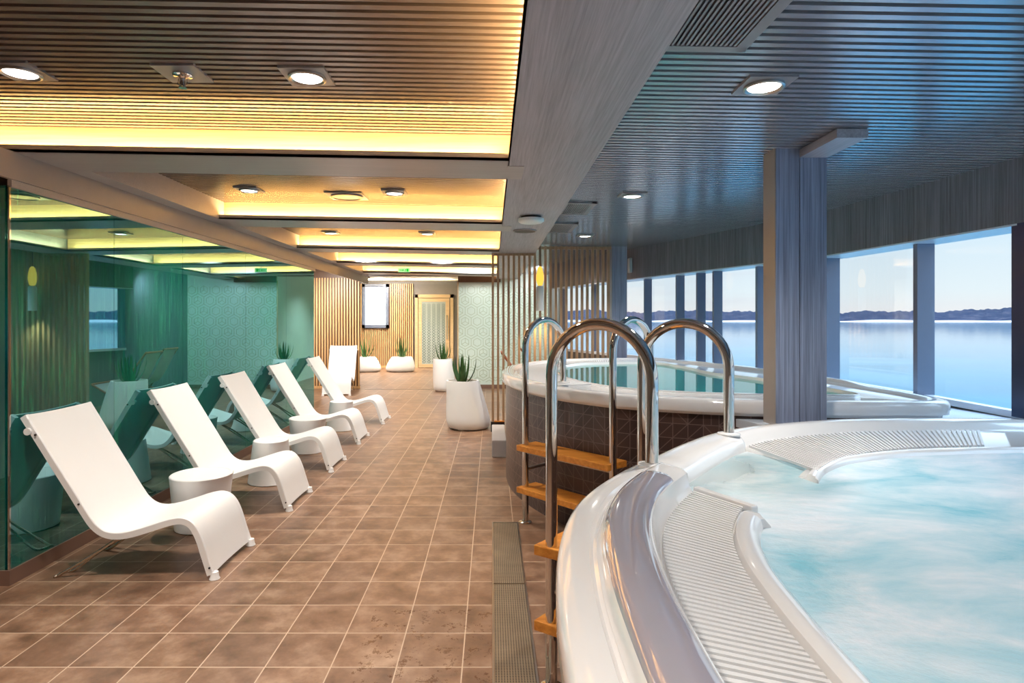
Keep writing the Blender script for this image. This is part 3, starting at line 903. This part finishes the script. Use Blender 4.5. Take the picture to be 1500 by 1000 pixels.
def planter(x, y, rbx, rtx, hgt, shift, n, L, label, ry=None, group='white planters with aloe', spread=.16):
    """rounded shell: bottom half-width rbx, top half-width rtx, top centre shifted in x"""
    t = thing('potted_aloe', label, 'potted plant', (x, y, 0), 0, group)
    pr = [(0.66, 0.0), (.82, .012), (.92, .045), (.975, .10), (1.0, .17), (.985, .28), (.93, .5), (.85, .8), (.80, .96), (.775, 1.0), (.70, 1.0), (.68, .93)]
    if hgt < .6:
        pr = [(0.62, 0.0), (.80, .02), (.93, .09), (.99, .20), (1.0, .34), (.98, .52), (.94, .70), (.88, .86), (.81, .97), (.77, 1.0), (.70, 1.0), (.68, .93)]
    kt = rtx/(rbx*.77)
    ryb = (ry or rbx)/rbx
    P = []
    for r, z in pr:
        k = 1+(kt-1)*min(1, max(0, (z-.14)/.8))
        P.append((r*rbx*k, z*hgt))
    def fn(xx, yy, zz, a): return xx+shift*(min(1, zz/hgt))**1.2, yy*ryb, zz
    MB().lathe(P, (x, y, 0), 40, fn).build('planter', M['planter'], t, smooth=50)
    MB().lathe([(rtx*.86, 0), (rtx*.86, .012)], (x+shift, y, hgt-.05), 24, lambda a, b, c, d: (a, b*ryb, c)).build('gravel', M['soil'], t)
    m = MB(); rnd = random.Random(int(x*100+y*10))
    for i in range(n):
        az = 2*pi*i/n*2.4+rnd.random(); q = (i+.5)/n
        leafblade(m, x+shift+cos(az)*spread*.35*q, y+sin(az)*spread*.35*q, hgt-.05, az, .08+.85*q, L*(1.08-.3*q*rnd.random()), .027+.014*rnd.random(), -.2-.9*q)
    m.build('aloe_leaves', M['leaf'], t, smooth=60)
planter(-.335, 8.87, .325, .235, .70, -.095, 17, .42, 'tall white planter with spiky aloe, nearest the camera beside the screen')
planter(-1.06, 14.25-.75, .245, .21, .72, -.04, 14, .42, 'tall white planter with aloe beside the patterned wall')
planter(-2.83, 18.6, .46, .30, .46, .06, 15, .66, 'low rounded white planter with aloe beside the door', ry=.36)
planter(-3.86, 18.6, .46, .30, .46, -.04, 14, .66, 'low rounded white planter with aloe beneath the bright window', ry=.36)

# ------------------------------------------------------------------ gutter in the floor
gt = thing('floor_gutter', 'perforated steel drain grate set in the floor beside the near tub', 'drain grate', (.10, 3.4, .001))
for a, b in ((1.45, 2.50), (2.515, 3.60), (3.615, 4.70)):
    MB().box(.012, .195, a, b, .001, .006).build('grate_section', M['gutter'], gt)
MB().box(.002, .011, 1.45, 4.71, .0005, .008).box(.196, .205, 1.45, 4.71, .0005, .008).box(.002, .205, 4.70, 4.71, .0005, .008).build('frame', M['steel'], gt)

# ------------------------------------------------------------------ hot tubs
P_A = [(.05, .90), (.035, .925), (.004, .93), (0, .94), (0, .985), (.005, 1.006), (.016, 1.014), (.045, 1.018), (.078, 1.018), (.088, 1.007), (.097, 1.010), (.107, 1.028), (.122, 1.043), (.14, 1.047), (.215, 1.041), (.238, 1.028), (.250, .985), (.262, .962), (.455, .962), (.462, .984), (.475, .991), (.50, .989), (.52, .975), (.54, .90), (.56, .75), (.58, .5), (.85, .45)]
P_B = [(.05, .90), (.035, .925), (.004, .93), (0, .94), (0, .985), (.006, 1.004), (.02, 1.014), (.05, 1.017), (.07, 1.018), (.085, 1.017), (.095, 1.015), (.105, 1.011), (.115, 1.006), (.125, 1.0), (.14, .988), (.155, .976), (.165, .966), (.178, .962), (.57, .962), (.575, .972), (.59, .973), (.605, .970), (.615, .96), (.63, .90), (.65, .75), (.67, .5), (.85, .45)]
P_E = [(.05, .90), (.035, .925), (.004, .93), (0, .94), (0, .985), (.006, 1.004), (.02, 1.014), (.05, 1.017), (.07, 1.018), (.085, 1.017), (.11, 1.015), (.135, 1.010), (.155, 1.00), (.17, .985), (.185, .955), (.20, .90), (.22, .86), (.26, .85), (.46, .85), (.50, .85), (.53, .85), (.56, .85), (.58, .84), (.60, .80), (.62, .72), (.64, .5), (.85, .45)]
def wallside(P):
    return [(o, z+(.045 if .005 < o < .14 and z > .98 else 0)) for o, z in P]
def make_outline(pts, c):
    Q = catmull(pts, 14, True)
    out = [(atan2(y-c[1], x-c[0]) % (2*pi), hypot(x-c[0], y-c[1])) for x, y in Q]
    out.sort()
    def rad(a):
        a %= 2*pi
        lo, hi = 0, len(out)-1
        if a <= out[0][0] or a >= out[-1][0]:
            a0, r0 = out[-1]; a1, r1 = out[0]; a1 += 2*pi
            if a <= out[0][0]: a += 2*pi
        else:
            while hi-lo > 1:
                mid = (lo+hi)//2
                if out[mid][0] <= a: lo = mid
                else: hi = mid
            a0, r0 = out[lo]; a1, r1 = out[hi]
        return r0+(r1-r0)*(a-a0)/max(1e-9, a1-a0)
    return rad
def sst(a, b, x):
    t = min(1, max(0, (x-a)/(b-a))); return t*t*(3-2*t)
def tub(t, c, pts, sector, n=720, zskirt=.91, dz=0):
    rad = make_outline(pts, c)
    SK = radians(5.5)/.28
    vs = []; K = len(P_A)
    for i in range(n):
        a = 2*pi*i/n
        for k in range(K):
            o0 = P_B[k][0]
            # wanted profile at the skewed angle
            aa = a-SK*(min(o0, .62)-.30) if o0 > .12 else a-SK*(.12-.30)
            o, z = sector(aa, k)
            r = rad(a)-o
            vs.append((c[0]+cos(a)*r, c[1]+sin(a)*r, z+dz))
    fs = [(i*K+k, i*K+k+1, ((i+1) % n)*K+k+1, ((i+1) % n)*K+k) for i in range(n) for k in range(K-1)]
    fs.append(tuple(i*K+K-1 for i in range(n)))
    sh = MB().add(vs, fs).build('shell', M['gel'], t, smooth=42)
    # tiled skirt
    m = MB(); uv = []; vs = []; L = 0; prev = None
    for i in range(n+1):
        a = 2*pi*i/n; r = rad(a)-.045
        p = (c[0]+cos(a)*r, c[1]+sin(a)*r)
        if prev: L += hypot(p[0]-prev[0], p[1]-prev[1])
        prev = p
        vs += [(*p, 0), (*p, zskirt)]; uv += [(L, 0), (L, zskirt)]
    m.add(vs, [(2*i+2, 2*i, 2*i+1, 2*i+3) for i in range(n)]); m.uv = uv
    m.build('tiled_skirt', M['pooltile'], t, smooth=60)
    return rad, sh
def grate_bars(rad, c, a0, a1, o0, o1, z, pitch, SK):
    m = MB(); a = a0
    while a < a1:
        R = rad(a)-(o0+o1)/2
        da = pitch/R; w = da*.56
        q = []
        for (aa, o) in ((a-SK, o0), (a+w-SK, o0), (a+w+SK, o1), (a+SK, o1)):
            r = rad(aa)-o; q.append((c[0]+cos(aa)*r, c[1]+sin(aa)*r))
        m.prism(q, z-.012, z)
        a += da
    return m
def waterdisc(rad, c, off, z, n=180):
    ring = []
    for i in range(n):
        a = 2*pi*i/n; r = rad(a)-off
        ring.append((c[0]+cos(a)*r, c[1]+sin(a)*r))
    m = MB(); vs = [(c[0], c[1], z)]; fs = []
    R = 14
    for j in range(1, R+1):
        for (x, y) in ring:
            k = j/R; vs.append((c[0]+(x-c[0])*k, c[1]+(y-c[1])*k, z))
    for i in range(n):
        fs.append((0, 1+i, 1+(i+1) % n))
        for j in range(R-1):
            fs.append((1+j*n+i, 1+(j+1)*n+i, 1+(j+1)*n+(i+1) % n, 1+j*n+(i+1) % n))
    return m.add(vs, fs)

# near tub
cN = (2.0, 1.2)
ptsN = [(3.36, 3.38), (3.05, 3.48), (2.70, 3.52), (2.3, 3.515), (1.905, 3.46), (1.456, 3.29), (1.137, 3.07), (.90, 2.82), (.68, 2.54), (.45, 2.23), (.283, 1.93), (.185, 1.62), (.138, 1.30), (.122, 1.0), (.125, .75), (.16, .45), (.26, .1), (.45, -.25), (.8, -.6), (1.3, -.85), (2.0, -.95), (2.8, -.9), (3.35, -.6), (3.42, .4), (3.44, 1.2), (3.43, 2.2), (3.41, 3.0)]
AE0, AE1 = radians(117.0), radians(144.5)     # entry bay between the handrails
AG2 = radians(74.5)
eps = radians(.35)
def secN(a, k):
    a %= 2*pi
    e = sst(AE0-eps, AE0+eps, a)*(1-sst(AE1-eps, AE1+eps, a))
    hw = sst(AE1-radians(2.2), AE1+radians(1.2), a)*(1-sst(radians(250), radians(252), a))
    w = (1-sst(radians(50), radians(60), a))+sst(radians(300), radians(310), a)
    o, z = P_B[k]
    A = P_A[k]
    o = o+(A[0]-o)*hw; z = z+(A[1]-z)*hw
    E = P_E[k]
    o = o+(E[0]-o)*e; z = z+(E[1]-z)*e
    if P_B[k][0] >= .57 and P_B[k][0] < .8:
        o += .06*(1-sst(radians(74), radians(112), a))*(1-sst(radians(190), radians(200), a))
    return o, z
tn = thing('hot_tub', 'large white bubbling hot tub in the right foreground', 'hot tub', (2.0, 1.2, 0))
radN, shN = tub(tn, cN, ptsN, secN, n=1100)
SKb = radians(2.6)
grate_bars(radN, cN, AE1+radians(.8), radians(250), .268, .452, .974, .0215, radians(1.8)).build('overflow_grate', M['grate'], tn)
grate_bars(radN, cN, AG2, AE0-radians(1.2), .185, .60, .974, .0245, radians(2.6)).build('overflow_grate', M['grate'], tn)
# frame bars closing the grates at the entry bay
def radial_bar(rad, c, a, o0, o1, z0, z1, w, sk):
    a0, a1 = a-sk, a+sk
    p = (c[0]+cos(a0)*(rad(a0)-o0), c[1]+sin(a0)*(rad(a0)-o0)); q = (c[0]+cos(a1)*(rad(a1)-o1), c[1]+sin(a1)*(rad(a1)-o1))
    return MB().bar(p, q, w, z0, z1)
radial_bar(radN, cN, AE1+radians(.2), .265, .49, .94, .982, .03, radians(2.4)).build('grate_end', M['gel'], tn, bevel=.006)
# headrest band, its grey painted in for the dark ceiling mirrored there
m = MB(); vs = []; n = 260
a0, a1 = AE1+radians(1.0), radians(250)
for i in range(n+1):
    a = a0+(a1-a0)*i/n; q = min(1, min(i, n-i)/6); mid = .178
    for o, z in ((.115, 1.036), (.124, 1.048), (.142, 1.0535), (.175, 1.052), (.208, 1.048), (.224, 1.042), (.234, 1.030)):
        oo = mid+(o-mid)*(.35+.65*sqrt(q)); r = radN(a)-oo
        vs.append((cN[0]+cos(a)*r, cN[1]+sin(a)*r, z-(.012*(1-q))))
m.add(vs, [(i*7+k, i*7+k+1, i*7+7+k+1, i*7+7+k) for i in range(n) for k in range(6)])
m.build('headrest_reflection', M['band'], tn, smooth=60)
wd = waterdisc(radN, cN, .19, .948)
wd.build('water', M['jet'], tn, smooth=60)
# grey pillow at the right end
MB().lathe([(.02, -.02), (.15, -.02), (.18, 0), (.17, .03), (.10, .05), (.02, .052)], (3.18, 3.22, 1.01), 28, lambda x, y, z, a: (x, y*.55, z)).build('headrest_pillow', M['frame'], tn, smooth=50)

# far tub
cF = (1.75, 6.1)
ptsF = [(2.93, 3.86), (2.6, 3.83), (2.25, 3.83), (1.85, 3.87), (1.487, 3.95), (1.127, 4.09), (.842, 4.27), (.62, 4.50), (.43, 4.79), (.26, 5.18), (.14, 5.62), (.10, 6.1), (.13, 6.6), (.22, 7.05), (.40, 7.50), (.68, 7.9), (1.05, 8.2), (1.5, 8.36), (2.0, 8.38), (2.3, 8.22), (2.45, 7.8), (2.62, 7.2), (2.84, 6.4), (2.98, 5.6), (3.0, 4.9), (3.02, 4.2)]
def secF(a, k):
    a = a % (2*pi)
    o, z = P_B[k]
    z2 = z+(.026 if .15 < o < .6 and .95 < z < .98 else 0)
    w = 0
    if a > radians(315): w = sst(radians(315), radians(322), a)
    elif a < radians(72): w = 1-sst(radians(60), radians(72), a)
    if .005 < o < .10: z2 += .02*w
    return o, z2
tf = thing('hot_tub', 'calm turquoise hot tub with dark tiled side in the middle distance', 'hot tub', (1.75, 6.1, 0))
radF, shF = tub(tf, cF, ptsF, secF, n=720, zskirt=.955, dz=.045)
grate_bars(radF, cF, radians(75), radians(225), .185, .56, 1.040, .03, radians(2)).build('overflow_grate', M['grate'], tf)
waterdisc(radF, cF, .60, 1.015).build('water', M['calm'], tf, smooth=60)
bs = MB(); n = 120; vs = []
for i in range(n):
    a = 2*pi*i/n
    for o, z in ((.59, 1.012), (.63, .99), (.68, .62), (1.0, .58)):
        r = radF(a)-o; vs.append((cF[0]+cos(a)*r, cF[1]+sin(a)*r, z))
fs = [(i*4+k, i*4+k+1, ((i+1) % n)*4+k+1, ((i+1) % n)*4+k) for i in range(n) for k in range(3)]+[tuple(i*4+3 for i in range(n))]
bs.add(vs, fs).build('basin', M['basin'], tf, smooth=50)

# ledge filling between the tubs and the windows
ld = MB()
Lp = [(1.60, 3.96), (1.72, 3.62), (2.3, 3.70), (3.1, 3.68), (gx(3.5)-.01, 3.5)]+[(gx(y)-.01, y) for y in (4.0, 4.7, 5.8)]+[(3.06, 5.8), (3.04, 4.2), (2.95, 3.90), (2.25, 3.88)]
ld.prism(Lp, .88, .935)
tag(ld.build('window_ledge', M['ledge'], bevel=.004), 'pale ledge under the windows beyond the two tubs', kind='structure')
lb = MB().prism([(1.66, 3.94), (1.78, 3.66), (2.3, 3.73), (3.0, 3.72), (3.0, 3.80), (2.25, 3.80)], 0.0, .88)
struct(lb.build('trim_16', M['base']))
lf = MB().prism([(gx(5.8)-.01, 5.8), (gx(7.2)-.01, 7.2), (gx(8.5)-.02, 8.5), (2.30, 8.5), (2.50, 7.9), (2.72, 7.1), (2.93, 6.3), (3.03, 5.8)], .90, .955)
struct(lf.build('trim_17', M['ledge']))

# ------------------------------------------------------------------ ladders
def ladder(name_label, Ao, Bo, nrm, zfloor, zrim, reach, ztop=1.568, stepz=(.61, .285), group='ladders with arched chrome handrails'):
    mx_, my_ = (Ao[0]+Bo[0])/2, (Ao[1]+Bo[1])/2
    t = thing('tub_ladder', name_label, 'ladder', (mx_, my_, 0), 0, group)
    for P in (Ao, Bo):
        R = reach/2; pts = [(P[0], P[1], .012), (P[0], P[1], .6), (P[0], P[1], ztop-R-.05)]
        for k in range(0, 25):
            th = pi-pi*k/24
            d = R+R*cos(th)
            pts.append((P[0]+nrm[0]*d, P[1]+nrm[1]*d, ztop-R+R*sin(th)))
        Q = (P[0]+nrm[0]*reach, P[1]+nrm[1]*reach)
        pts += [(Q[0], Q[1], ztop-R-.05), (Q[0], Q[1], zrim+.002)]
        r = MB().tube(pts, .0255, 20).build('handrail', M['chrome'], t, smooth=60)
        MB().lathe([(.05, 0), (.05, .006), (.045, .011), (.027, .014)], (P[0], P[1], 0.001), 24).build('floor_flange', M['chrome'], r, smooth=40)
        MB().lathe([(.055, 0), (.054, .006), (.03, .012)], (Q[0], Q[1], zrim), 24).build('rim_flange', M['gel'], r, smooth=40)
        MB().tube([(P[0], P[1], .42), (P[0]+nrm[0]*.24, P[1]+nrm[1]*.24, .42)], .014, 10).build('bracket_rod', M['steel'], r)
    tx, ty = Bo[0]-Ao[0], Bo[1]-Ao[1]; L = hypot(tx, ty); tx /= L; ty /= L
    for z in stepz:
        e = .035; wo, wi = -.065, .15
        q = [(Ao[0]-tx*e+nrm[0]*wo, Ao[1]-ty*e+nrm[1]*wo), (Bo[0]+tx*e*.2+nrm[0]*wo, Bo[1]+ty*e*.2+nrm[1]*wo), (Bo[0]+tx*e*.2+nrm[0]*wi, Bo[1]+ty*e*.2+nrm[1]*wi), (Ao[0]-tx*e+nrm[0]*wi, Ao[1]-ty*e+nrm[1]*wi)]
        s = MB().prism(q, z-.045, z)
        # keep the faces pointing outwards whichever way the ladder runs
        o = s.build('step', M['teak'], t, bevel=.005)
        MB().tube([(Ao[0], Ao[1], z-.058), (Bo[0], Bo[1], z-.058)], .012, 10).build('crossbar', M['steel'], t)
    return t
nN = (.365/.445, -.254/.445)
ladder('chrome ladder with wooden steps at the near bubbling tub', (.257, 2.60), (.805, 3.234), (nN[0], nN[1]), 0, 1.017, .445, 1.565)
ladder('chrome ladder with wooden steps at the far calm tub', (.262, 4.72), (.82, 4.09), (.75, .66), 0, 1.062, .44, 1.585)

# ------------------------------------------------------------------ lights
def area(loc, sx, sy, power, col, rot=(0, 0, 0), name='area_light', spread=180):
    l = bpy.data.lights.new(name, 'AREA'); l.shape = 'RECTANGLE'; l.size = sx; l.size_y = sy; l.energy = power; l.color = col
    l.spread = radians(spread)
    o = bpy.data.objects.new(name, l); COL.objects.link(o); o.location = loc; o.rotation_euler = rot
    return o
WARM = (1.0, .71, .31)
KC = 10.0
for a, b in LIPS:   # LED strips lying in the coves, shining upwards
    wid = 4.9 if a < 4 else 2.75; xc = .07-wid/2
    o = area((xc, a+.065, cz(ZB+.024, xc)), wid, .05, KC*wid, WARM, (pi, math.atan(CAMB), 0), 'cove_strip')
edges = [-4.8]+[v for p in LIPS for v in p]+[13.9]
for k in range(0, len(edges)-1, 2):
    y0, y1 = edges[k], edges[k+1]
    if y1-y0 > .4:
        area((.162, (y0+y1)/2, ZB+.024), .06, y1-y0, KC*(y1-y0), WARM, (pi, 0, 0), 'cove_strip')
area((-3.3, 19.2, 2.70), 4.0, .2, 120, (1, .86, .6), (radians(180), 0, 0), 'cove_strip')
def spot(x, y, z, power, col=(1, .93, .85), ang=125, r=.06, tilt=0):
    l = bpy.data.lights.new('downlight_or_wash', 'SPOT'); l.energy = power; l.color = col; l.spot_size = radians(ang); l.spot_blend = .9; l.shadow_soft_size = r
    o = bpy.data.objects.new('downlight_or_wash', l); COL.objects.link(o); o.location = (x, y, z); o.rotation_euler = (radians(tilt), 0, 0)
for i, (x, y, z) in enumerate(SPOTS):
    spot(x, y, z-.03, 150 if i < 6 else 120)
for y in (.3, 10.4, 12.2):
    for x in (-2.2, -.87): spot(x, y, cz(2.70, x), 150)
for x, y, e in ((1.2, .25, 70), (1.15, 9.7, 130)): spot(x, y, 2.6, e)
for x, y in ((-1.8, 15.5), (-3.2, 16.5), (-1.8, 18.3), (-3.4, 19.0), (-4.8, 17.5)): spot(x, y, 2.85, 230, (1, .92, .82))
spot(-3.7, 12.2, 2.66, 330, tilt=40)  # added wash to brighten the slatted partition, no fitting modelled
spot(-3.4, 18.2, 2.84, 260, tilt=50)  # added wash to brighten the back wall
spot(lp[0], lp[1]-.02, zb_-.02, 40, (1, .75, .4), 100, .03)
spot(-.35, 11.8, 2.66, 110, (.95, 1, .97), 120, tilt=48)  # added wash aimed at the patterned wall to brighten it
spot(.95, 11.8, 2.60, 120, (.95, 1, .97), 120, tilt=48)  # second added wash on the patterned wall

# ------------------------------------------------------------------ sky
w = NT('evening_sky', True)
tc = w.n('ShaderNodeTexCoord'); sp = w.n('ShaderNodeSeparateXYZ'); w.l(tc.outputs['Generated'], sp.inputs[0])
mp = w.n('ShaderNodeMapping'); mp.inputs['Scale'].default_value = (1.5, 1.5, 14); w.l(tc.outputs['Generated'], mp.inputs[0])
cl = w.noise(mp.outputs[0], 1.6, 5, .55)
base = w.ramp(sp.outputs[2], [(0.0, lin((238, 234, 234))), (.04, lin((228, 238, 242))), (.14, lin((208, 230, 244))), (.35, lin((180, 212, 238)))])
clm = w.math('MULTIPLY', w.math('MINIMUM', w.math('MAXIMUM', w.math('MULTIPLY', w.math('SUBTRACT', cl, .50), 5.0), 0.0), 1.0), .45)
col = w.mix(clm, base, lin((214, 212, 222)))
# the high sky is brighter than the band near the horizon
gain = w.math('ADD', 1.0, w.math('MULTIPLY', w.math('MAXIMUM', w.math('SUBTRACT', sp.outputs[2], .18), 0.0), 13.0))
bg = w.n('ShaderNodeBackground'); w.l(col, bg.inputs[0]); w.l(gain, bg.inputs[1])
wo = w.n('ShaderNodeOutputWorld'); w.l(bg.outputs[0], wo.inputs[0])
SC.world = w.m

SC.view_settings.view_transform = 'Standard'; SC.view_settings.look = 'None'; SC.view_settings.gamma = 1
SC.view_settings.exposure = 0.15
SC.view_settings.use_curve_mapping = False
SC.cycles.max_bounces = 7; SC.cycles.diffuse_bounces = 4; SC.cycles.glossy_bounces = 5; SC.cycles.transparent_max_bounces = 10
SC.cycles.use_denoising = True
SC.cycles.sample_clamp_indirect = 6
